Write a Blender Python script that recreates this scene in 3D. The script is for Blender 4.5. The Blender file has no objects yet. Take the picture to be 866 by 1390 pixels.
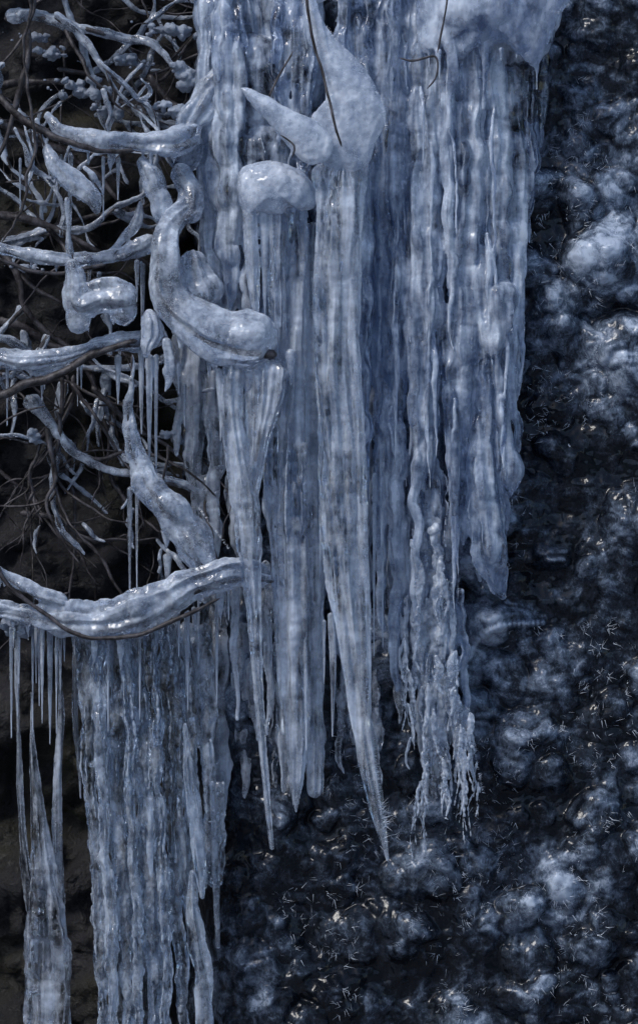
import bpy, numpy as np, math, random
from mathutils import Vector
random.seed(7); RNG=np.random.default_rng(11)
S=0.003
def X(px): return (px-433)*S
def Z(py): return (1390-py)*S
GZ=Z(1440)

# ---------------- noise ----------------
def _hi(ix,iy,iz,seed):
    n=(ix.astype(np.int64)*374761393+iy.astype(np.int64)*668265263+iz.astype(np.int64)*2147483647+seed*1274126177)&0xffffffff
    n=((n^(n>>13))*1274126177)&0xffffffff
    n=((n^(n>>16))*2246822519)&0xffffffff
    return n^(n>>15)
def _h(ix,iy,iz,seed): return (_hi(ix,iy,iz,seed)&0xffffff)/float(0xffffff)
def vn(x,y,z,seed=0):
    x=np.asarray(x,float);y=np.asarray(y,float)+0*x;z=np.asarray(z,float)+0*x
    x=x+0*z
    ix=np.floor(x);iy=np.floor(y);iz=np.floor(z)
    gx=x-ix;gy=y-iy;gz=z-iz
    q=lambda f:f*f*f*(f*(f*6-15)+10)
    fx,fy,fz=q(gx),q(gy),q(gz)
    r=0
    for dx in(0,1):
        for dy in(0,1):
            for dz in(0,1):
                w=(fx if dx else 1-fx)*(fy if dy else 1-fy)*(fz if dz else 1-fz)
                h=_hi(ix+dx,iy+dy,iz+dz,seed)
                a=((h&1023)/511.5-1);b=(((h>>10)&1023)/511.5-1);c=(((h>>20)&1023)/511.5-1)
                r=r+w*(a*(gx-dx)+b*(gy-dy)+c*(gz-dz))
    return r*1.7
def fbm(x,y,z,o=3,seed=0):
    r=0;a=1;t=0
    for i in range(o):
        r=r+a*vn(x*2**i+i*7.3,y*2**i+i*3.1,z*2**i,seed+i);t+=a;a*=.5
    return r/t*1.3
def domes(x,z,seed=0,lo=.3,hi=.62,pw=1.6):
    ix=np.floor(x);iz=np.floor(z);out=np.zeros(x.shape)
    for dx in(-1,0,1):
        for dz in(-1,0,1):
            cx=ix+dx;cz=iz+dz;o=np.zeros_like(cx)
            px=cx+.1+.8*_h(cx,cz,o,seed);pz=cz+.1+.8*_h(cx,cz,o+1,seed)
            hid=_h(cx,cz,o+2,seed);rad=lo+(hi-lo)*_h(cx,cz,o+3,seed)
            dzz=z-pz;dzz=np.where(dzz<0,dzz*.75,dzz*1.15)
            d=np.hypot(x-px,dzz)/rad
            hgt=hid**pw*np.clip(1-d*d,0,1)**.75*rad/hi
            k=.12;h=np.clip(.5+.5*(hgt-out)/k,0,1);out=out*(1-h)+hgt*h+k*h*(1-h)*(h>0)*(h<1)
    return out

# ---------------- mesh helpers ----------------
def mkobj(name,V,F,mat,smooth=True,attr=None):
    me=bpy.data.meshes.new(name)
    V=np.asarray(V,float)
    me.from_pydata(V.tolist() if len(V)<50000 else V,[],F if isinstance(F,list) else F.tolist())
    if attr is not None:
        for k,v in attr.items():
            a=me.attributes.new(k,'FLOAT','POINT');a.data.foreach_set('value',np.asarray(v,np.float32))
    me.materials.append(mat)
    if smooth: me.polygons.foreach_set('use_smooth',[True]*len(me.polygons))
    me.update()
    ob=bpy.data.objects.new(name,me);bpy.context.scene.collection.objects.link(ob)
    return ob
def cr(P,step=1.5):
    P=np.asarray(P,float);out=[]
    Q=np.vstack([2*P[0]-P[1],P,2*P[-1]-P[-2]])
    for i in range(1,len(Q)-2):
        n=max(2,int(np.hypot(*(Q[i+1,:2]-Q[i,:2]))/step))
        t=(np.arange(n)/n)[:,None]
        p0,p1,p2,p3=Q[i-1],Q[i],Q[i+1],Q[i+2]
        out.append(.5*((2*p1)+(-p0+p2)*t+(2*p0-5*p1+4*p2-p3)*t*t+(-p0+3*p1-3*p2+p3)*t**3))
    out.append(P[-1:]);return np.vstack(out)
_ts=[0]
def tube(path,nseg=16,flute=.12,rip=.06,ripf=.09,lump=.08,wob=0,step=2.0,roundend=True,ry=None,seed=None):
    _ts[0]+=1;sd=_ts[0] if seed is None else seed
    P=[list(p)+([p[3]*(ry or 1)] if len(p)==4 else []) for p in path]
    A=cr(P,step);A[:,3:]=np.maximum(A[:,3:],.35)
    C=np.stack([X(A[:,0]),A[:,2],Z(A[:,1])],1)
    d=np.r_[0,np.cumsum(np.linalg.norm(np.diff(C,axis=0),axis=1))]/S
    if wob:
        C[:,0]+=wob*S*2*fbm(d*.02,sd*3.3,.5,2,sd);C[:,1]+=wob*S*2*fbm(d*.02,sd*5.3,9.5,2,sd);C[:,2]+=wob*S*fbm(d*.02,sd*4.3,3.5,2,sd)
    T=np.gradient(C,axis=0);T/=np.linalg.norm(T,axis=1)[:,None]+1e-9
    Sd=np.cross(T,[0,1,0]);Sd/=np.linalg.norm(Sd,axis=1)[:,None]+1e-9
    D=np.cross(Sd,T)
    rx=A[:,3]*S;rz=A[:,4]*S
    if roundend:
        L=d[-1]
        for e,dd in((0,d),(-1,L-d)):
            R=max(A[e,3],1.)
            k=np.clip((R-dd)/R,0,.98);m=np.sqrt(1-k*k);rx=rx*m;rz=rz*m
    th=np.arange(nseg)/nseg*2*np.pi
    c,s=np.cos(th),np.sin(th)
    cc,dd=np.meshgrid(c,d);ss,_=np.meshgrid(s,d)
    m=1+flute*1.4*vn(cc*2.2+5,ss*2.2+9,dd*.006,sd)+lump*1.4*vn(cc+3,ss+7,dd*.025,sd+50)+rip*1.4*vn(cc*.6,ss*.6,dd*ripf,sd+90)
    m=np.clip(m,.4,1.8)
    V=C[:,None,:]+Sd[:,None,:]*(rx[:,None]*cc*m)[...,None]+D[:,None,:]*(rz[:,None]*ss*m)[...,None]
    n=len(C);V=V.reshape(-1,3)
    i=np.arange(n-1)[:,None]*nseg;j=np.arange(nseg)[None,:];k=(j+1)%nseg
    F=np.stack([i+j,i+k,i+nseg+k,i+nseg+j],-1).reshape(-1,4).tolist()
    F.append(list(range(nseg))[::-1]);F.append([(n-1)*nseg+q for q in range(nseg)])
    return V,F
def blob(px,py,dep,rx,rz,ry=None,seed=0):
    nu,nv=18,12;V=[];F=[];ry=ry or rx
    for i in range(nv+1):
        a=math.pi*i/nv
        for j in range(nu):
            b=2*math.pi*j/nu
            V.append((X(px)+rx*S*max(math.sin(a),.02)*math.cos(b),dep+ry*S*max(math.sin(a),.02)*math.sin(b),Z(py)+rz*S*math.cos(a)))
    for i in range(nv):
        for j in range(nu):
            k=(j+1)%nu;F.append([i*nu+j,i*nu+nu+j,i*nu+nu+k,i*nu+k][::-1])
    F.append(list(range(nu)));F.append([nv*nu+q for q in range(nu)][::-1])
    return np.array(V),F
def slab(out,dep,th):
    O=cr([[a,b,0,0] for a,b in out]+[[out[0][0],out[0][1],0,0]],6)[:-1,:2]
    c=O.mean(0);lv=[(-1,.35),(-.8,.62),(-.45,.87),(0,1),(.45,.87),(.8,.62),(1,.35)]
    V=[];n=len(O)
    for t,s in lv:
        Q=c+(O-c)*s
        V+=[(X(a),dep+t*th*S,Z(b)) for a,b in Q]
    F=[]
    for l in range(len(lv)-1):
        for j in range(n):
            k=(j+1)%n;F.append([l*n+j,l*n+k,(l+1)*n+k,(l+1)*n+j])
    F.append(list(range(n))[::-1]);F.append([(len(lv)-1)*n+q for q in range(n)])
    return np.array(V),F
def join(parts):
    V=[];F=[];o=0
    for v,f in parts:
        V.append(v);F+= [[a+o for a in q] for q in f];o+=len(v)
    return np.vstack(V),F
def fuse(name,parts,mat,voxel=.005,smooth=3,disp=None):
    V,F=join(parts)
    ob=mkobj(name+'_src',V,F,mat)
    m=ob.modifiers.new('r','REMESH');m.mode='VOXEL';m.voxel_size=voxel
    if smooth:
        k=ob.modifiers.new('s','SMOOTH');k.factor=.5;k.iterations=smooth
    dg=bpy.context.evaluated_depsgraph_get()
    me=bpy.data.meshes.new_from_object(ob.evaluated_get(dg))
    bpy.data.objects.remove(ob)
    n=len(me.vertices);co=np.empty(n*3);me.vertices.foreach_get('co',co);co=co.reshape(-1,3)
    nn=np.empty(n*3,np.float32);me.vertex_normals.foreach_get('vector',nn);nn=nn.reshape(-1,3)
    if disp is not None:
        co=co+nn*disp(co[:,0],co[:,1],co[:,2])[:,None]
        me.vertices.foreach_set('co',co.ravel())
    me.materials.clear();me.materials.append(mat)
    me.polygons.foreach_set('use_smooth',[True]*len(me.polygons));me.update()
    me.name=name
    o=bpy.data.objects.new(name,me);bpy.context.scene.collection.objects.link(o);return o
def d_ice(a=.004,b=.0015,c=.0):
    def f(x,y,z):
        r=a*fbm(x*22,y*22,z*3.5,3,5)+b*fbm(x*45,y*45,z*38,2,9)
        return r
    return f

# ---------------- materials ----------------
def nt(name):
    m=bpy.data.materials.new(name);m.use_nodes=True;t=m.node_tree
    return m,t,t.nodes['Principled BSDF']
def N(t,ty,**k):
    n=t.nodes.new(ty)
    for a,b in k.items():
        if a in n.inputs.keys(): n.inputs[a].default_value=b
        else: setattr(n,a,b)
    return n
def mapn(t,scale,loc=(0,0,0)):
    tc=N(t,'ShaderNodeTexCoord');m=N(t,'ShaderNodeMapping');m.inputs['Scale'].default_value=scale;m.inputs['Location'].default_value=loc
    t.links.new(tc.outputs['Object'],m.inputs['Vector']);return m.outputs[0]
def noise(t,scale,vec=(1,1,1),detail=4,rough=.55,loc=(0,0,0),dist=0):
    n=N(t,'ShaderNodeTexNoise');n.inputs['Scale'].default_value=scale;n.inputs['Detail'].default_value=detail;n.inputs['Roughness'].default_value=rough;n.inputs['Distortion'].default_value=dist
    t.links.new(mapn(t,vec,loc),n.inputs['Vector']);return n.outputs['Fac']
def rng(t,f,a,b,c=0,d=1):
    n=N(t,'ShaderNodeMapRange');n.inputs[1].default_value=a;n.inputs[2].default_value=b;n.inputs[3].default_value=c;n.inputs[4].default_value=d
    t.links.new(f,n.inputs[0]);return n.outputs[0]
def math_(t,op,a,b=0.):
    n=N(t,'ShaderNodeMath',operation=op)
    for i,v in enumerate((a,b)):
        if isinstance(v,(int,float)): n.inputs[i].default_value=v
        else: t.links.new(v,n.inputs[i])
    return n.outputs[0]
def mixc(t,f,a,b):
    n=N(t,'ShaderNodeMix',data_type='RGBA');t.links.new(f,n.inputs[0])
    for i,v in((6,a),(7,b)):
        if isinstance(v,tuple): n.inputs[i].default_value=(*v,1)
        else: t.links.new(v,n.inputs[i])
    return n.outputs[2]
def bump(t,p,h,strength,dist,prev=None):
    b=N(t,'ShaderNodeBump');b.inputs['Strength'].default_value=strength;b.inputs['Distance'].default_value=dist
    t.links.new(h,b.inputs['Height'])
    if prev is not None: t.links.new(prev,b.inputs['Normal'])
    return b.outputs[0]

def ice(name,dark,light,tr0,tr1,r0=.05,r1=.3,lo=.38,hi=.62,bs=.5,vs=(1,1,.06),topfrost=0.,edge=.9,bub=.7,stip=0.,vb=.16):
    m,t,p=nt(name)
    a=noise(t,20,vs,3,.65)
    b=noise(t,7,(1,1,vb),3,.6,(3,1,2))
    d=noise(t,8,(1,1,1),4,.7,(13,1,2))
    f=math_(t,'ADD',math_(t,'MULTIPLY',a,.30),math_(t,'ADD',math_(t,'MULTIPLY',b,.36),math_(t,'MULTIPLY',d,.34)))
    f=rng(t,f,lo,hi)
    if topfrost:
        g=N(t,'ShaderNodeNewGeometry');s=N(t,'ShaderNodeSeparateXYZ');t.links.new(g.outputs['Normal'],s.inputs[0])
        u=math_(t,'ADD',s.outputs['Z'],rng(t,d,.3,.7,-.5,.5))
        u=rng(t,u,.25,1.,0,topfrost);f=math_(t,'MAXIMUM',f,u)
    g2=N(t,'ShaderNodeNewGeometry')
    f=math_(t,'MAXIMUM',f,rng(t,g2.outputs['Pointiness'],.51,.57,0,edge))  # convex edges whitened: bright refracted rims put into the colour, along with frost
    f2=f
    if bub:
        v=N(t,'ShaderNodeTexVoronoi');v.inputs['Scale'].default_value=95;t.links.new(mapn(t,(1,1,.5)),v.inputs['Vector'])
        bb=math_(t,'MULTIPLY',rng(t,v.outputs['Distance'],.10,.24,1,0),rng(t,d,.48,.58))
        f2=math_(t,'MAXIMUM',f,math_(t,'MULTIPLY',bb,bub))
    if stip:
        st=rng(t,noise(t,230,(1,1,1),1,.5),.52,.66,0,stip);f2=math_(t,'MAXIMUM',f2,st)
    t.links.new(mixc(t,f2,dark,light),p.inputs['Base Color'])
    t.links.new(rng(t,f2,0,1,tr0,tr1),p.inputs['Transmission Weight'])
    t.links.new(rng(t,f,0,1,r0,r1),p.inputs['Roughness'])
    p.inputs['IOR'].default_value=1.31
    h1=noise(t,30,(1,1,.25),1,.5);h2=noise(t,100,(1,1,.5),1,.5)
    n1=bump(t,p,h1,bs,.015);n2=bump(t,p,h2,bs*.5,.003,n1)
    t.links.new(n2,p.inputs['Normal'])
    p.inputs['Coat Weight'].default_value=.6;p.inputs['Coat Roughness'].default_value=.05;p.inputs['Coat IOR'].default_value=1.4
    t.links.new(n2,p.inputs['Coat Normal'])
    return m
M_clear=ice('clear_ice',(.78,.85,.95),(.74,.82,.94),1.,.2,.01,.18,.45,.61,.3)
M_milky=ice('milky_ice',(.44,.55,.75),(.74,.82,.93),1.,.10,.03,.3,.43,.59,.35,bub=0)
M_white=ice('frosted_ice',(.45,.55,.74),(.72,.80,.92),.9,.05,.08,.4,.40,.62,.25,(1,1,.5),.8,bub=0,vb=.8)
M_glaze=ice('glazed_branch_ice',(.66,.75,.90),(.78,.85,.94),.95,.06,.03,.35,.43,.64,.3,(1,1,1),.8,.7,bub=.6,stip=.5,vb=1)
M_fin=ice('frosted_fin_ice',(.6,.7,.86),(.80,.86,.95),.7,.0,.08,.4,.40,.60,.25,(1,1,1),.8,.9,bub=.5,stip=.6,vb=1)
M_rip=ice('rippled_ice',(.74,.83,.95),(.72,.81,.94),1.,.3,.02,.2,.47,.64,.6,(1,1,.5),bub=0)
def snowm():
    m,t,p=nt('snow');f=noise(t,12,(1,1,1),5)
    t.links.new(mixc(t,f,(.12,.15,.2),(.5,.56,.66)),p.inputs['Base Color']);p.inputs['Roughness'].default_value=.7
    t.links.new(bump(t,p,noise(t,60),.7,.01),p.inputs['Normal']);return m
M_snow=snowm()
def frostm():
    m,t,p=nt('hoar_frost');p.inputs['Base Color'].default_value=(.75,.82,.92,1);p.inputs['Roughness'].default_value=.35;return m
M_frost=frostm()
def bark():
    m,t,p=nt('bark');f=noise(t,26,(1,1,.6),4,.7)
    t.links.new(mixc(t,rng(t,f,.4,.68),(.018,.014,.013),(.13,.12,.13)),p.inputs['Base Color']);p.inputs['Roughness'].default_value=.5
    t.links.new(bump(t,p,noise(t,90),.6,.005),p.inputs['Normal']);return m
M_bark=bark()
def rockm():
    m,t,p=nt('wet_rock');f=rng(t,noise(t,3,(1,1,1),8,.65),.35,.65);g=rng(t,noise(t,1.3,(1,1,1),5,.6,(4,4,4)),.45,.6)
    c=mixc(t,g,(.026,.025,.029),(.034,.031,.016))
    t.links.new(mixc(t,f,(.005,.005,.007),c),p.inputs['Base Color']);p.inputs['Roughness'].default_value=.5
    t.links.new(bump(t,p,noise(t,18,(1,1,1),8,.65),.9,.04),p.inputs['Normal']);return m
M_rock=rockm()
def wallm():
    m,t,p=nt('ice_glazed_rock')
    at=N(t,'ShaderNodeAttribute',attribute_name='frost').outputs['Fac']
    a=noise(t,8,(1,1,1.3),3,.55,dist=1.2);b=noise(t,46,(1,1,.7),2,.6,dist=1.6);
    r=math_(t,'ABSOLUTE',math_(t,'SUBTRACT',noise(t,24,(1,1,.7),2,.6,(5,2,8),1.8),.5))
    r=rng(t,r,0,.02,1,0)
    g2=N(t,'ShaderNodeNewGeometry');pt=rng(t,g2.outputs['Pointiness'],.46,.56,-.04,.08)
    f=math_(t,'ADD',math_(t,'MULTIPLY',a,.72),math_(t,'MULTIPLY',b,.28))
    f=math_(t,'ADD',f,math_(t,'MULTIPLY',at,.27))
    f=math_(t,'ADD',math_(t,'ADD',f,math_(t,'MULTIPLY',r,.09)),pt)
    f=rng(t,f,.47,.90)
    cr_=N(t,'ShaderNodeValToRGB');t.links.new(f,cr_.inputs[0]);e=cr_.color_ramp.elements
    e[0].position=0;e[0].color=(.006,.008,.012,1);e[1].position=1;e[1].color=(.54,.62,.74,1)
    q=e.new(.3);q.color=(.028,.037,.053,1);q=e.new(.62);q.color=(.14,.18,.245,1)
    t.links.new(cr_.outputs[0],p.inputs['Base Color'])
    t.links.new(rng(t,f,0,1,.06,.2),p.inputs['Roughness'])
    p.inputs['IOR'].default_value=1.36
    n1=bump(t,p,noise(t,20,(1,1,.8),1,.5,dist=.5),.45,.02);n2=bump(t,p,b,.15,.006,n1)
    t.links.new(n2,p.inputs['Normal']);return m
M_wall=wallm()

# ---------------- cliff ----------------
def grid(name,x0,x1,z0,z1,st,hf,mat):
    xs=np.arange(x0,x1,st);zs=np.arange(z0,z1,st);x,z=np.meshgrid(xs,zs)
    y,fr=hf(x,z);V=np.stack([x,y,z],-1).reshape(-1,3)
    a,b=x.shape;i=np.arange(a-1)[:,None]*b;j=np.arange(b-1)[None,:]
    F=np.stack([i+j,i+j+1,i+b+j+1,i+b+j],-1).reshape(-1,4)
    return mkobj(name,V,F,mat,attr={'frost':fr.ravel()} if fr is not None else None)
def h_rock(x,z):
    y=.62+.35*fbm(x*1.5,z*1.5,.5,5,3)-.2*np.abs(fbm(x*5,z*7,4.5,4,8))
    y=y+.25*np.clip((x-(-.3))/.6,0,1)
    y=y-np.clip((-2.5-x)*.4,0,2)
    return y,None
grid('rock_wall',-6,6,GZ-.3,8,.03,h_rock,M_rock)
ARC=cr([(628,925,0,0),(640,888,0,0),(662,862,0,0),(695,850,0,0),(740,848,0,0)],6)[:,:2]
def h_ice(x,z):
    wx=x+.05*fbm(x*5,z*5,1.5,3,31);wz=z+.05*fbm(x*5,z*5,2.5,3,33)
    b1=domes(wx*3.6,wz*4.0,2,.35,.75);b2=domes(wx*8,wz*9,6,.3,.65);b3=domes(wx*20,wz*20,9,.25,.6,1.2);b4=domes(wx*5.5+3,wz*6,17,.3,.7)
    y=.06-.12*b1-.09*b4-.05*b2-.011*b3-.07*fbm(x*2,z*2,.5,3,12)-.009*fbm(x*14,z*16,.5,2,15)
    d=np.full(x.shape,9.)
    for ax,az in ARC: d=np.minimum(d,np.hypot(x-X(ax),z-Z(az)))
    rd=np.exp(-(d/.016)**2);rw=np.exp(-(d/.09)**2)
    y=y-.03*rd-.03*rw
    e=np.clip((X(330)-x)/.25,0,1);y=y+e*e*.6
    fr=.7*b1+.7*b4+.45*b2+.15*b3+.7*fbm(x*2.2,z*2.2,6.5,3,44)-.10+.4*rd+.5*rw
    fr=fr+.18*np.clip((x-X(700))/.3,0,1)*np.clip((z-2.2)/.8,0,1)
    fr=fr-.12*np.clip((X(640)-x)/.5,0,1)*np.clip((1.25-z)/.4,0,1)
    return y,fr
grid('ice_glazed_rock_face',X(240),3.2,GZ-.2,4.9,.006,h_ice,M_wall)

# ---------------- main frozen waterfall ----------------
def drip(x,y,l,w,dp,lean=0): return tube([(x,y,dp,w),(x+lean*.3,y+l*.3,dp,w*.75),(x+lean*.7,y+l*.7,dp,w*.45),(x+lean,y+l,dp,.8)],flute=.15,nseg=12)
main=[]
ends=[(285,470),(312,560),(340,660),(368,760),(400,860),(430,960),(462,900),(495,880),(528,850),(560,880),(592,800),(622,790),(652,790),(680,640),(705,430),(728,260)]
for x,e in ends:
    w=random.uniform(14,22);k=random.uniform(-8,8)
    main.append(tube([(x+k,-40,.0,w),(x,e*.35,.0,w*1.05),(x-k*.4,e*.7,-.02,w*.8),(x-k*.4,e-60,-.02,w*.5),(x,e,-.02,2)],ry=1.2,flute=.4,lump=.15,wob=4))
mid=[(518,-40,860,15,-.14),(544,-40,940,17,-.19),(582,40,720,27,-.2),(634,30,740,24,-.2),(676,50,800,22,-.15),(700,40,620,17,-.12),(722,60,330,13,-.08),(490,-40,300,17,-.12),(470,-40,260,12,-.16),
     (496,200,720,13,-.2),(606,70,560,9,-.26),(385,220,1000,15,-.14),(350,180,520,20,-.13),(310,100,420,22,-.12),(563,280,860,10,-.25),(612,430,760,15,-.22),(655,330,700,13,-.22),(502,-40,210,6,-.18),(530,-40,150,6,-.22),(556,-40,180,8,-.2)]
for x,t0,e,w,dp in mid:
    k=random.uniform(-7,7)
    main.append(tube([(x,t0,dp+.03,w*1.1),(x+k*.5,t0+(e-t0)*.3,dp,w),(x+k,t0+(e-t0)*.7,dp,w*.75),(x+k,e-30,dp,w*.35),(x+k,e,dp,1.5)],flute=.3,lump=.1,rip=.05,wob=4,nseg=24))
for i in range(34):
    x=random.uniform(500,715);t0=random.uniform(90,560);L=random.uniform(140,400);e=min(t0+L,820-max(0,(x-640)*4.5) if x>640 else 880)
    if e-t0<60: continue
    w=random.uniform(2.,6);dp=random.uniform(-.3,-.2) if x<690 else -.17
    main.append(tube([(x,t0,dp+.05,w*.6),(x,t0+(e-t0)*.25,dp,w),(x+random.uniform(-5,5),t0+(e-t0)*.7,dp,w*.6),(x+random.uniform(-6,6),e,dp,.8)],flute=.3,rip=.08,nseg=12,wob=2))
main.append(tube([(648,560,-.2,14),(655,650,-.22,22),(664,740,-.2,23),(674,785,-.17,16),(686,815,-.14,2)],flute=.25,lump=.2))
main.append(tube([(684,380,-.22,19),(678,440,-.24,19),(674,500,-.22,14),(682,580,-.2,13),(694,640,-.18,16),(692,676,-.16,3)],lump=.35))
for x,t0,e,w in [(570,600,1000,11),(592,620,1040,14),(612,700,1050,11),(556,700,930,8),(632,800,1020,6)]:
    main.append(tube([(x-4,t0,-.17,w),(x,t0+(e-t0)*.5,-.15,w),(x+4,e-50,-.15,w*.5),(x+5,e,-.15,1)],flute=.35,lump=.3,rip=.15,wob=5))
for a in [(300,150,-.03,45,60),(345,110,-.06,50,70),(300,230,-.04,34,60),(400,90,-.04,45,70),(355,210,-.06,50,50),(250,200,-.03,30,28),(590,30,-.13,45,45),(650,20,-.18,70,45),(700,40,-.13,55,50),(735,10,-.08,30,40)]:
    main.append(blob(*a,ry=34))
for i in range(9):
    x=random.uniform(285,420);main.append(tube([(x,-40,-.08,7),(x+random.uniform(-8,8),80,-.16,random.uniform(5,10)),(x,random.uniform(170,300),-.15,1.5)],flute=.3,lump=.2,wob=5))
fuse('frozen_waterfall',main,M_milky,.005,1,lambda x,y,z:.008*fbm(x*22,y*22,z*1.6,3,5)+.0015*fbm(x*40,y*40,z*18,2,9))

cap=[slab([(560,-20),(765,-20),(755,30),(742,66),(728,92),(706,78),(684,58),(668,66),(650,62),(628,82),(614,78),(604,60),(588,70),(568,66)],-.25,24),
     slab([(600,-20),(700,-20),(705,20),(670,44),(625,46),(595,26)],-.30,18),
     tube([(610,50,-.28,10),(613,90,-.29,8),(611,150,-.29,4),(616,220,-.29,2),(620,330,-.29,1)],wob=2),
     tube([(655,50,-.26,9),(657,90,-.26,5),(656,150,-.25,1)]),drip(728,85,40,5,-.25),drip(582,66,36,3,-.26)]
for i in range(12): cap.append(drip(random.uniform(570,742),random.uniform(40,70),random.uniform(20,60),random.uniform(2,5),random.uniform(-.3,-.22)))
fuse('ice_bulge',cap,M_white,.0045,4,lambda x,y,z:.010*fbm(x*14,y*14,z*7,3,5)+.001*fbm(x*50,y*50,z*50,2,3))

# ---------------- fins around twig ----------------
lob=[slab([(414,-8),(428,2),(440,38),(470,72),(500,105),(521,148),(523,172),(510,200),(500,228),(478,240),(452,236),(432,222),(420,190),(424,160),(440,150),(438,110),(424,60)],-.43,12),
     slab([(327,125),(345,128),(372,142),(402,158),(432,172),(452,196),(446,222),(424,230),(402,218),(384,196),(358,166),(338,144)],-.49,11),
     slab([(420,-20),(460,-20),(448,0),(424,10)],-.35,8)]
fuse('ice_fin',lob,M_fin,.0036,3,lambda x,y,z:.006*fbm(x*16,y*16,z*10,3,5)+.001*fbm(x*50,y*50,z*50,2,3))

# ---------------- long central icicle ----------------
ic=[tube([(462,215,-.33,36),(460,300,-.36,31),(458,400,-.37,29),(456,500,-.37,27),(462,600,-.38,26),(466,700,-.38,26),(472,800,-.38,23),(480,880,-.38,17),(488,960,-.38,14),(500,1040,-.38,12),(512,1100,-.38,8),(526,1166,-.38,1)],flute=.3,lump=.06,rip=.03,nseg=30),
    tube([(442,230,-.38,10),(438,330,-.41,9),(434,420,-.42,10),(440,520,-.42,9),(452,620,-.42,10),(458,720,-.42,8),(462,850,-.41,5),(470,930,-.4,2)],flute=.3,lump=.1),
    tube([(478,230,-.38,11),(476,330,-.41,9),(478,430,-.42,8),(484,540,-.43,8),(488,640,-.42,8),(492,740,-.42,8),(497,830,-.4,6),(500,900,-.4,3),(503,968,-.4,1)],flute=.3,lump=.1)]
fuse('icicle',ic,M_clear,.0034,1,d_ice(.004,.0006))
fuse('icicle',[tube([(449,830,-.35,5),(452,900,-.35,4.5),(451,1000,-.35,1)]),drip(440,840,90,3,-.34)],M_clear,.003,1,d_ice(.002,.0005))
ic=[tube([(400,240,-.22,17),(402,400,-.24,17),(398,560,-.25,19),(396,700,-.25,23),(400,850,-.25,21),(402,950,-.25,16),(404,1040,-.25,10),(402,1104,-.25,1.5)],flute=.35,nseg=24,lump=.08),
    tube([(425,300,-.2,12),(424,600,-.2,14),(424,800,-.2,16),(426,960,-.2,13),(427,1060,-.2,12),(427,1085,-.2,8)],flute=.3,lump=.08),
    tube([(372,560,-.22,12),(368,640,-.24,10),(378,760,-.24,11),(385,900,-.24,9),(392,1000,-.24,5),(398,1095,-.24,1)],flute=.3,lump=.08),
    drip(412,600,420,6,-.3,4)]
fuse('icicle',ic,M_clear,.0038,1,d_ice(.005,.0008))
ic=[slab([(322,240),(335,226),(370,220),(402,230),(424,250),(428,280),(410,290),(395,282),(380,294),(352,290),(334,298),(324,275)],-.33,26)]
fuse('ice_bulge',ic,M_fin,.0038,3,lambda x,y,z:.008*fbm(x*16,y*16,z*12,3,5))
ic=[tube([(340,280,-.33,10),(343,340,-.34,9),(346,400,-.34,7),(349,440,-.34,2)],flute=.3),
    tube([(375,285,-.3,16),(376,350,-.31,12),(378,430,-.3,11),(380,520,-.28,3)],flute=.3),
    tube([(408,280,-.29,9),(412,340,-.29,6),(410,430,-.28,1)]),tube([(358,285,-.32,7),(360,350,-.33,5),(360,430,-.33,1)])]
fuse('icicle',ic,M_clear,.0034,1,d_ice(.003,.0006))
tw=[]
def twig(path,w=2,wob=4): 
    tw.append(tube([(a,b,c,r) for a,b,c,r in path],nseg=7,flute=.2,lump=.2,rip=.1,wob=wob,step=5))
def coated(paths,mat=None,vox=.0038,extra=(),core=True,lump=.26,da=.008):
    for p in paths:
        if core: twig([(q[0],q[1]+q[3]*.5,q[2]-q[3]*S*.35,max(1.5,q[3]*.16)) for q in p],wob=1.5)
    ex=[]
    for p in paths:
        for q in p[1:-1]:
            for _ in range(2):
                if random.random()<.6: ex.append(drip(q[0]+random.uniform(-14,14),q[1]+q[3]*.5,q[3]*random.uniform(.6,1.4)+6,q[3]*random.uniform(.15,.4)+1,q[2]+random.uniform(-.01,.02)))
    return fuse('ice_coated_branch',[tube(p,flute=.26,lump=lump,rip=.04,wob=3,nseg=24,ripf=.03) for p in paths]+ex+list(extra),mat or M_glaze,vox,3,lambda x,y,z:da*fbm(x*15,y*15,z*13,3,5)+.001*fbm(x*55,y*55,z*50,2,9))
coated([[(262,278,-.16,14),(236,300,-.24,18),(222,345,-.3,22),(228,395,-.33,25),(258,434,-.35,30),(300,456,-.36,33),(345,461,-.37,38),(376,463,-.37,41)],
      [(262,340,-.22,18),(266,380,-.24,24),(282,415,-.26,26)],[(240,220,-.14,12),(258,260,-.16,15),(250,300,-.2,18)]],
      extra=[drip(318,480,60,7,-.38),drip(395,475,50,8,-.36),drip(285,455,60,6,-.35),drip(352,490,50,8,-.39)],lump=.1,da=.005)
ic=[tube([(318,490,-.36,18),(318,560,-.37,14),(326,620,-.37,15),(334,680,-.37,17),(341,760,-.37,14),(346,840,-.37,10),(350,920,-.37,7),(357,1010,-.37,5),(363,1080,-.37,4),(369,1142,-.37,3.2),(370,1152,-.37,1)],flute=.3,rip=.08,lump=.1,nseg=22),
    tube([(368,490,-.36,26),(365,540,-.37,19),(354,600,-.37,12),(344,660,-.37,10),(340,720,-.37,6)],flute=.3,rip=.06,nseg=22),
    tube([(342,495,-.35,10),(342,580,-.35,8),(340,650,-.36,6)],flute=.3),
    tube([(298,500,-.36,5),(302,560,-.36,4),(310,640,-.36,1)])]
fuse('icicle',ic,M_clear,.003,1,d_ice(.003,.0008))

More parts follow.
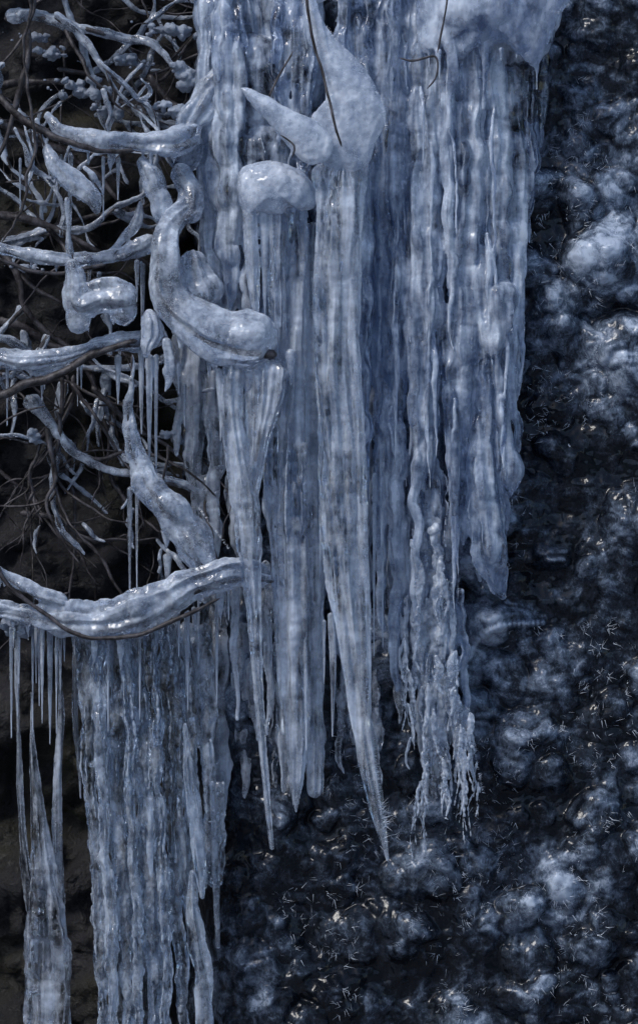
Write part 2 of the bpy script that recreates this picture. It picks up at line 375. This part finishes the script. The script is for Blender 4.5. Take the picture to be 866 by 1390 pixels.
coated([[(58,152,-.2,5),(85,176,-.22,9),(125,188,-.22,15),(185,192,-.22,12),(235,190,-.2,17),(268,180,-.14,17)],
        [(250,180,-.14,17),(285,120,-.08,17),(320,90,-.05,18)]],extra=[drip(150,195,40,5,-.22),drip(205,195,30,6,-.22)])
coated([[(62,195,-.26,4),(78,222,-.28,10),(100,246,-.28,13),(122,268,-.28,11),(135,292,-.28,3)],
        [(52,160,-.24,3),(58,185,-.25,3),(66,205,-.26,4)],[(96,270,-.28,4),(96,310,-.28,4),(100,350,-.28,6)],[(110,225,-.27,3),(125,240,-.27,5),(140,262,-.27,3)],
        [(100,350,-.28,9),(102,385,-.29,15),(108,412,-.29,20),(135,400,-.29,22),(165,402,-.29,23),(188,408,-.28,14)]],
       extra=[blob(108,430,-.29,18,24,14),blob(168,420,-.29,20,22,14)],lump=.18,da=.006)
coated([[(-20,330,-.12,6),(30,342,-.14,9),(85,350,-.15,11),(150,346,-.14,9),(215,322,-.12,12)],[(150,346,-.14,6),(185,300,-.12,7),(190,270,-.1,3)]])
coated([[(-20,478,-.2,8),(30,488,-.22,14),(80,484,-.22,12),(130,470,-.22,9),(190,460,-.2,14),(225,455,-.25,13)],[(20,490,-.2,6),(50,510,-.2,5),(90,500,-.2,4)]])
coated([[(190,212,-.18,6),(206,240,-.2,13),(216,270,-.2,14),(222,300,-.2,9)],[(207,420,-.3,8),(208,450,-.31,13),(203,488,-.31,2)],[(232,460,-.31,5),(230,495,-.31,7),(226,532,-.31,1)]],core=False)
coated([[(180,480,-.3,1.5),(176,540,-.3,5),(176,590,-.3,10),(186,628,-.3,13),(210,665,-.3,18),(240,700,-.3,23),(265,738,-.3,26),(280,770,-.28,28)]])
coated([[(-25,822,-.3,14),(30,830,-.31,12),(75,838,-.32,18),(130,842,-.33,24),(180,832,-.33,26),(230,812,-.33,24),(270,790,-.32,22),(320,776,-.3,19),(372,782,-.26,16)],
        [(-20,755,-.3,4),(15,782,-.31,7),(50,804,-.32,8),(95,818,-.32,10)]],extra=[drip(40,835,35,5,-.3),drip(130,850,50,8,-.3),drip(165,850,60,8,-.3),drip(300,790,60,8,-.28)])
dr=[]
for x,y,l,w,dp in [(95,205,150,4,-.2),(140,210,90,3,-.2),(160,212,60,4,-.2),(120,355,50,4,-.15),(185,350,60,4,-.15),(203,480,160,6,-.25),(212,480,190,4,-.24),(160,480,70,6,-.2),(192,470,120,5,-.2),(110,490,40,3,-.2),(250,520,60,3,-.15),(300,540,60,3,-.3),(60,500,30,3,-.2),(185,640,170,3,-.15),(175,660,190,4,-.12),(20,850,30,3,-.3),(228,750,60,7,-.26)]:
    dr.append(drip(x,y,l,w,dp))
for i in range(14):
    x=random.uniform(0,270);y=random.choice([210,355,495,480,620]);dr.append(drip(x,y+random.uniform(-15,15),random.uniform(20,90),random.uniform(2,4),random.uniform(-.2,.1)))
for i in range(34):
    x=random.uniform(0,330);dr.append(drip(x,845+random.uniform(-10,10)-max(0,x-200)*.4,random.uniform(20,170),random.uniform(2,5),random.uniform(-.3,-.1)))
for x in [345,470,508,518,436,384]: dr.append(drip(x,random.uniform(520,700),random.uniform(150,300),random.uniform(2.5,4.5),-.3,random.uniform(-4,4)))
fuse('small_icicles',dr,M_clear,.0028,1,d_ice(.001,.0005))
bg=[]
for x,t0,e,w,dp in [(262,420,700,17,.02),(240,440,620,9,.0),(290,500,760,12,.0),(330,560,900,19,.04),(300,800,1120,17,.02),(330,820,1090,16,.0),(360,800,1020,15,.02),(280,640,820,15,.03),(345,900,1010,10,-.06),(385,850,1080,12,-.08),(320,760,980,6,-.15),(362,760,1000,6,-.13)]:
    bg.append(tube([(x,t0,dp,w),(x,t0+(e-t0)*.5,dp,w*.9),(x,e-20,dp,w*.4),(x,e,dp,2)],flute=.35,lump=.2,wob=3))
fuse('hanging_ice',bg,M_clear,.005,1,d_ice(.008,.002))

# ---------------- lower left rippled curtain ----------------
cu=[]
for x,e,w,dp in [(124,1460,10,-.22),(140,1460,8,-.27),(158,1460,12,-.22),(176,1460,7,-.28),(194,1460,12,-.23),(213,1460,8,-.27),(230,1460,9,-.22),(244,1250,8,-.2),(262,1130,12,-.16),(284,1080,9,-.14)]:
    k=random.uniform(-4,4)
    cu.append(tube([(x-8,845,dp+.03,w*1.2),(x-3,950,dp,w*1.1),(x+k,1080,dp,w*.95),(x+8,1200,dp,w),(x+14,min(1330,e-10),dp,w*.9),(x+14,e,dp,w*.6)],flute=.45,lump=.22,rip=.12,ripf=.05,wob=2.5))
cu.append(tube([(150,850,-.16,22,10),(170,1000,-.16,34,7),(185,1200,-.16,36,7),(192,1460,-.16,34,7)],nseg=40,flute=.3))
fuse('ice_curtain',cu,M_rip,.004,1,lambda x,y,z:.008*fbm(x*18,y*18,z*4,2,3)+.007*np.abs(fbm(x*30,y*30,z*18,2,9))-.002)
ic=[tube([(252,980,-.28,3),(258,1050,-.29,7),(266,1110,-.29,9),(272,1160,-.29,9),(275,1220,-.29,3)],lump=.15,flute=.3),
    tube([(262,1180,-.26,4),(262,1230,-.26,9),(270,1280,-.26,13),(276,1330,-.26,12),(278,1450,-.26,10)],lump=.2,flute=.3),
    tube([(288,1060,-.2,4),(292,1180,-.2,5),(296,1290,-.2,3)]),
    tube([(205,1080,-.3,4),(205,1150,-.3,5),(206,1190,-.3,1)])]
fuse('icicle',ic,M_rip,.0034,1,d_ice(.004,.001))
ic=[tube([(40,940,-.1,1),(42,1010,-.1,4),(48,1080,-.1,8),(54,1150,-.1,14),(60,1210,-.1,21),(62,1270,-.1,29),(62,1340,-.1,31),(62,1450,-.1,33)],flute=.3,lump=.1,nseg=22),
    tube([(20,880,-.05,4),(22,1000,-.05,3),(26,1120,-.05,5),(34,1200,-.05,8),(45,1250,-.05,10)],flute=.3),
    tube([(72,880,-.05,3),(80,960,-.05,4),(76,1060,-.05,6),(76,1180,-.05,7),(80,1300,-.05,8),(84,1440,-.05,12)],flute=.3),
    tube([(100,860,0,4),(98,960,0,4),(104,1050,0,3),(106,1090,0,1)])]
fuse('icicle',ic,M_clear,.0036,1,d_ice(.005,.001))
lo=[]
for i in range(22):
    x=random.uniform(300,640);t0=random.uniform(820,1000);L=random.uniform(80,160);w=random.uniform(5,12)
    lo.append(tube([(x,t0,-.0,w*.6),(x,t0+L*.4,-.01,w),(x+random.uniform(-6,6),t0+L*.8,-.01,w*.6),(x,t0+L,-.0,1)],flute=.35,lump=.25,rip=.1,wob=4))
fuse('drip_ice',lo,M_clear,.0045,1,d_ice(.008,.003))

# ---------------- knobbly frost cluster ----------------
kn=[]
for x0,y0,x1,y1,w in [(568,640,575,960,13),(590,700,590,1000,15),(600,820,602,1080,13),(615,900,628,1060,11),(580,900,578,1110,8),(632,960,640,1030,9),(565,800,560,1000,8),(640,1000,651,1088,4),(626,1040,629,1104,4),(604,1040,602,1084,4),(622,1010,634,1094,4),(568,1060,560,1120,3),(610,780,618,900,8),(552,820,548,960,6)]:
    n=int((y1-y0)/16)+1
    for i in range(n):
        f=i/max(n-1,1);ww=w*(1-.5*f)
        bx=x0+(x1-x0)*f+random.gauss(0,ww*.6);by=y0+(y1-y0)*f+random.gauss(0,6)
        dpb=-.2+random.uniform(-.07,.04)
        kn.append(tube([(bx+random.uniform(-6,6),by-random.uniform(8,22),dpb,ww*.2),(bx,by,dpb,ww*random.uniform(.3,.6)),(bx+random.uniform(-4,4),by+random.uniform(10,26),dpb,ww*.3),(bx+random.uniform(-7,7),by+random.uniform(28,50),dpb,.8)],nseg=10,flute=.3,lump=.4,rip=.2))
    kn.append(tube([(x0,y0,-.19,w*.5),((x0+x1)/2,(y0+y1)/2,-.2,w*.5),(x1,y1,-.2,1)],nseg=12,wob=3,lump=.4,rip=.2,flute=.3))
fuse('frost_covered_icicles',kn,ice('knobbly_ice',(.76,.84,.95),(.78,.85,.95),1.,.2,.02,.25,.42,.62,.5,(1,1,1),bub=0,vb=1),.0032,0,lambda x,y,z:.006*fbm(x*40,y*40,z*34,2,9)+.001)

# ---------------- frost needles ----------------
def needles(name,pts,mat):
    V=[];F=[]
    for (p,d,L,w) in pts:
        d=Vector(d).normalized();a=d.cross(Vector((.3,.9,.2))).normalized()*w;b=d.cross(a).normalized()*w
        o=len(V);p=Vector(p)
        V+=[tuple(p+a),tuple(p-a*.5+b*.87),tuple(p-a*.5-b*.87),tuple(p+d*L)]
        F+=[[o,o+1,o+3],[o+1,o+2,o+3],[o+2,o,o+3],[o+2,o+1,o]]
    return mkobj(name,V,F,mat,smooth=False)
pts=[]
P_=[]
for i in range(3400):
    px=random.uniform(380,880);py=random.uniform(100,1390)
    if px<700 and py<1000 and not px>690: continue
    P_.append((X(px),Z(py)))
P_=np.array(P_);Y_=h_ice(P_[:,0],P_[:,1])[0];K_=vn(P_[:,0]*3,P_[:,1]*3,.5,71)
for (x,z),y,kk in zip(P_,Y_,K_):
    if kk<-.05: continue
    base=random.uniform(0,6.28)
    for k in range(random.randint(1,6)):
        a=base+random.gauss(0,.9);L=random.uniform(.008,.045)
        pts.append(((x+random.gauss(0,.006),y+.004,z+random.gauss(0,.006)),(math.cos(a),-.35,math.sin(a)),L,random.uniform(.0006,.0013)))
needles('frost_needles',pts,M_frost)
pts=[]
def fringe(x0,y0,x1,y1,dp,ang,n,L=.02):
    for i in range(n):
        f=random.random();a=ang+random.gauss(0,.5)
        pts.append(((X(x0+(x1-x0)*f),dp+random.uniform(-.02,.02),Z(y0+(y1-y0)*f)),(math.cos(a),random.uniform(-.5,.3),math.sin(a)),L*random.uniform(.4,1.3),.0009))
fringe(440,42,516,140,-.43,.7,170,.014);fringe(516,140,522,180,-.43,.3,50,.014)
fringe(500,1000,522,1140,-.38,.2,110,.025);fringe(514,1090,522,1120,-.38,.3,40,.045)
fringe(505,1020,495,930,-.38,.0,40,.016);fringe(270,690,310,745,-.3,.7,60,.012);fringe(640,1000,655,1080,-.2,.3,50,.016)
needles('hoar_frost_fringe',pts,M_frost)

# ---------------- twigs ----------------
twig([(40,-20,-.3,2.2),(38,80,-.3,2),(46,200,-.3,2),(25,290,-.3,1.8),(0,330,-.3,1.5)])
twig([(413,-20,-.48,2.2),(420,40,-.49,2.2),(436,100,-.49,1.9),(450,160,-.52,1.7),(463,205,-.50,1.5)],wob=1)
twig([(364,138,-.42,1.5),(380,105,-.42,1.5),(398,75,-.42,1.2)],wob=1)
twig([(592,75,-.36,1.2),(600,40,-.40,1.5),(608,-10,-.40,1.5)],wob=1);twig([(540,82,-.36,1.2),(560,86,-.36,1.5),(590,80,-.36,1.5),(592,105,-.36,1.2),(578,124,-.36,1)],wob=1)
twig([(380,190,-.53,1),(400,205,-.535,1.3),(398,222,-.53,1)],wob=1)
twig([(-10,760,-.34,3),(20,800,-.35,3),(60,830,-.36,3),(110,862,-.38,3),(180,862,-.40,3),(250,836,-.39,3),(300,812,-.35,2)],wob=2)
twig([(-10,120,-.2,5),(40,165,-.25,5),(120,202,-.27,4),(180,205,-.25,3)])
twig([(-10,345,-.2,3),(60,368,-.2,3),(140,358,-.2,3)]);twig([(-10,540,-.2,6),(60,515,-.25,6),(130,480,-.26,5),(190,462,-.26,3)])
twig([(-10,580,-.3,1.5),(30,560,-.3,1.5),(65,550,-.3,1)])
gt=[]
def grow(x,y,dp,a,L,w,lvl,gp=.3):
    p=[(x,y,dp,w)];n=6;ang=a;pts_=[(x,y,dp,a)]
    for k in range(n):
        ang+=random.gauss(0,.28);x+=L/n*math.cos(ang);y+=L/n*math.sin(ang);dp+=random.gauss(0,.02);p.append((x,y,dp,w*(1-.7*(k+1)/n)));pts_.append((x,y,dp,ang))
    p=[q for q in p if q[0]<335]
    if len(p)>2:
        tw.append(tube(p,nseg=7,flute=.2,lump=.25,rip=.15,wob=2,step=4))
        if random.random()<gp: gt.append(tube([(q[0],q[1]-q[3]*.5,q[2]-.004,(q[3]*1.4+1.6)*random.uniform(.6,1.3)) for q in p],nseg=11,lump=.4,rip=.2,flute=.3,wob=2,step=3))
    if lvl<2:
        for q in pts_[1:-1]:
            if random.random()<.5: grow(q[0],q[1],q[2],q[3]+random.choice([-1,1])*random.uniform(.4,1.1),L*random.uniform(.35,.7),w*.6,lvl+1,gp)
for i in range(19):
    yy=random.uniform(-40,760)
    grow(random.uniform(-40,60),yy,random.uniform(-.08,.35),random.uniform(-.7,.9),random.uniform(180,340),random.choice([2,3,4,6]),0,.4 if yy<350 else .2)
for i in range(11):
    grow(random.uniform(-20,250),random.uniform(-80,160),random.uniform(0,.35),random.uniform(.2,2.0),random.uniform(200,380),random.choice([2,3,4,5]),0,.35)
for i in range(8):
    grow(random.uniform(60,150),random.uniform(500,600),random.uniform(-.08,.1),random.uniform(.9,1.8),random.uniform(180,260),random.choice([2,3,4]),1,.15)
V,F=join(tw);mkobj('bare_branches',V,F,M_bark)
fuse('glazed_twigs',gt,M_glaze,.0036,1,d_ice(.003,.0015))
sn=[]
for a in [(110,110,.15,60,14),(70,60,.2,40,10),(150,140,.15,40,10),(40,35,.25,35,8),(170,70,.2,35,10),(230,30,.15,50,13),(30,360,0,30,7),(20,850,-.2,30,16),(25,510,-.1,30,6),(45,590,.0,12,9),(230,140,.05,30,12),(60,235,.15,30,7),(230,590,.05,18,9),(215,640,.1,30,8),(250,90,.1,30,18)]:
    for q in range(26):
        u=random.gauss(0,.45);bx=a[0]+u*a[3];by=a[1]+random.gauss(0,a[4]*.35)+u*a[4]*.6;r=a[4]*random.uniform(.15,.5)*math.exp(-u*u)
        sn.append(blob(bx,by,a[2]+random.uniform(-.05,.05),r*random.uniform(1,2.2),r,ry=r*2))
fuse('snow_patches',sn,M_snow,.005,1,d_ice(.012,.008))

# ---------------- ground and added unseen hillside behind the camera ----------------
def groundm(name,a,b):
    m,t,p=nt(name);f=rng(t,noise(t,.6,(1,1,1),8,.6),.4,.7)
    t.links.new(mixc(t,f,a,b),p.inputs['Base Color']);p.inputs['Roughness'].default_value=.8
    t.links.new(bump(t,p,noise(t,6,(1,1,1),8,.6),.6,.05),p.inputs['Normal']);return m
def sheet(name,xs,ys,hf,mat):
    x,y=np.meshgrid(xs,ys);z=hf(x,y)
    a,b=x.shape;i=np.arange(a-1)[:,None]*b;j=np.arange(b-1)[None,:]
    mkobj(name,np.stack([x,y,z],-1).reshape(-1,3),np.stack([i+j,i+j+1,i+b+j+1,i+b+j],-1).reshape(-1,4),mat)
xs=np.r_[np.linspace(-400,-8,14),np.arange(-7,7.01,.14),np.linspace(8,400,14)];ys=np.r_[np.linspace(-400,-8,14),np.arange(-7,2,.14),np.linspace(8,400,12)]
sheet('ground',xs,ys,lambda x,y:GZ-.06+.03*fbm(x*1.2,y*1.2,.5,4,77),groundm('snowy_wet_stone',(.05,.055,.065),(.4,.43,.48)))
xs=np.linspace(-90,90,90);ys=np.linspace(-75,-32,50)
sheet('added_dark_hillside',xs,ys,lambda x,y:GZ-1+np.clip((-32-y),0,99)*.5+2.5*fbm(x*.12,y*.12,.5,4,5)+1.5*np.abs(fbm(x*.6,y*.6,.5,3,6)),groundm('added_hillside_dark',(.012,.018,.012),(.10,.11,.12)))  # unseen slope added to block low sky and give the ice dark reflections

# ---------------- light / camera ----------------
sc=bpy.context.scene
w=bpy.data.worlds.new('World');sc.world=w;w.use_nodes=True
bgn=w.node_tree.nodes['Background'];sky=w.node_tree.nodes.new('ShaderNodeTexSky');sky.sky_type='NISHITA';sky.sun_disc=False
el=math.radians(48);az=math.radians(226)
sky.sun_elevation=el;sky.sun_rotation=az
w.node_tree.links.new(sky.outputs[0],bgn.inputs[0]);bgn.inputs[1].default_value=.15
sd=bpy.data.lights.new('sun','SUN');sd.energy=1.5;sd.angle=math.radians(18);sd.color=(1,.97,.94)
so=bpy.data.objects.new('sun',sd);sc.collection.objects.link(so)
dirv=Vector((math.sin(az)*math.cos(el),math.cos(az)*math.cos(el),math.sin(el)))
so.rotation_euler=dirv.to_track_quat('Z','Y').to_euler()
cam=bpy.data.cameras.new('camera');co=bpy.data.objects.new('camera',cam);sc.collection.objects.link(co)
cam.sensor_fit='VERTICAL';cam.sensor_height=36;cam.lens=36*20/(1390*S);cam.clip_end=2000
co.location=(0,-20.25,1390*S/2);co.rotation_euler=(math.pi/2,0,0);sc.camera=co
sc.view_settings.view_transform='Standard';sc.view_settings.look='None';sc.view_settings.exposure=0
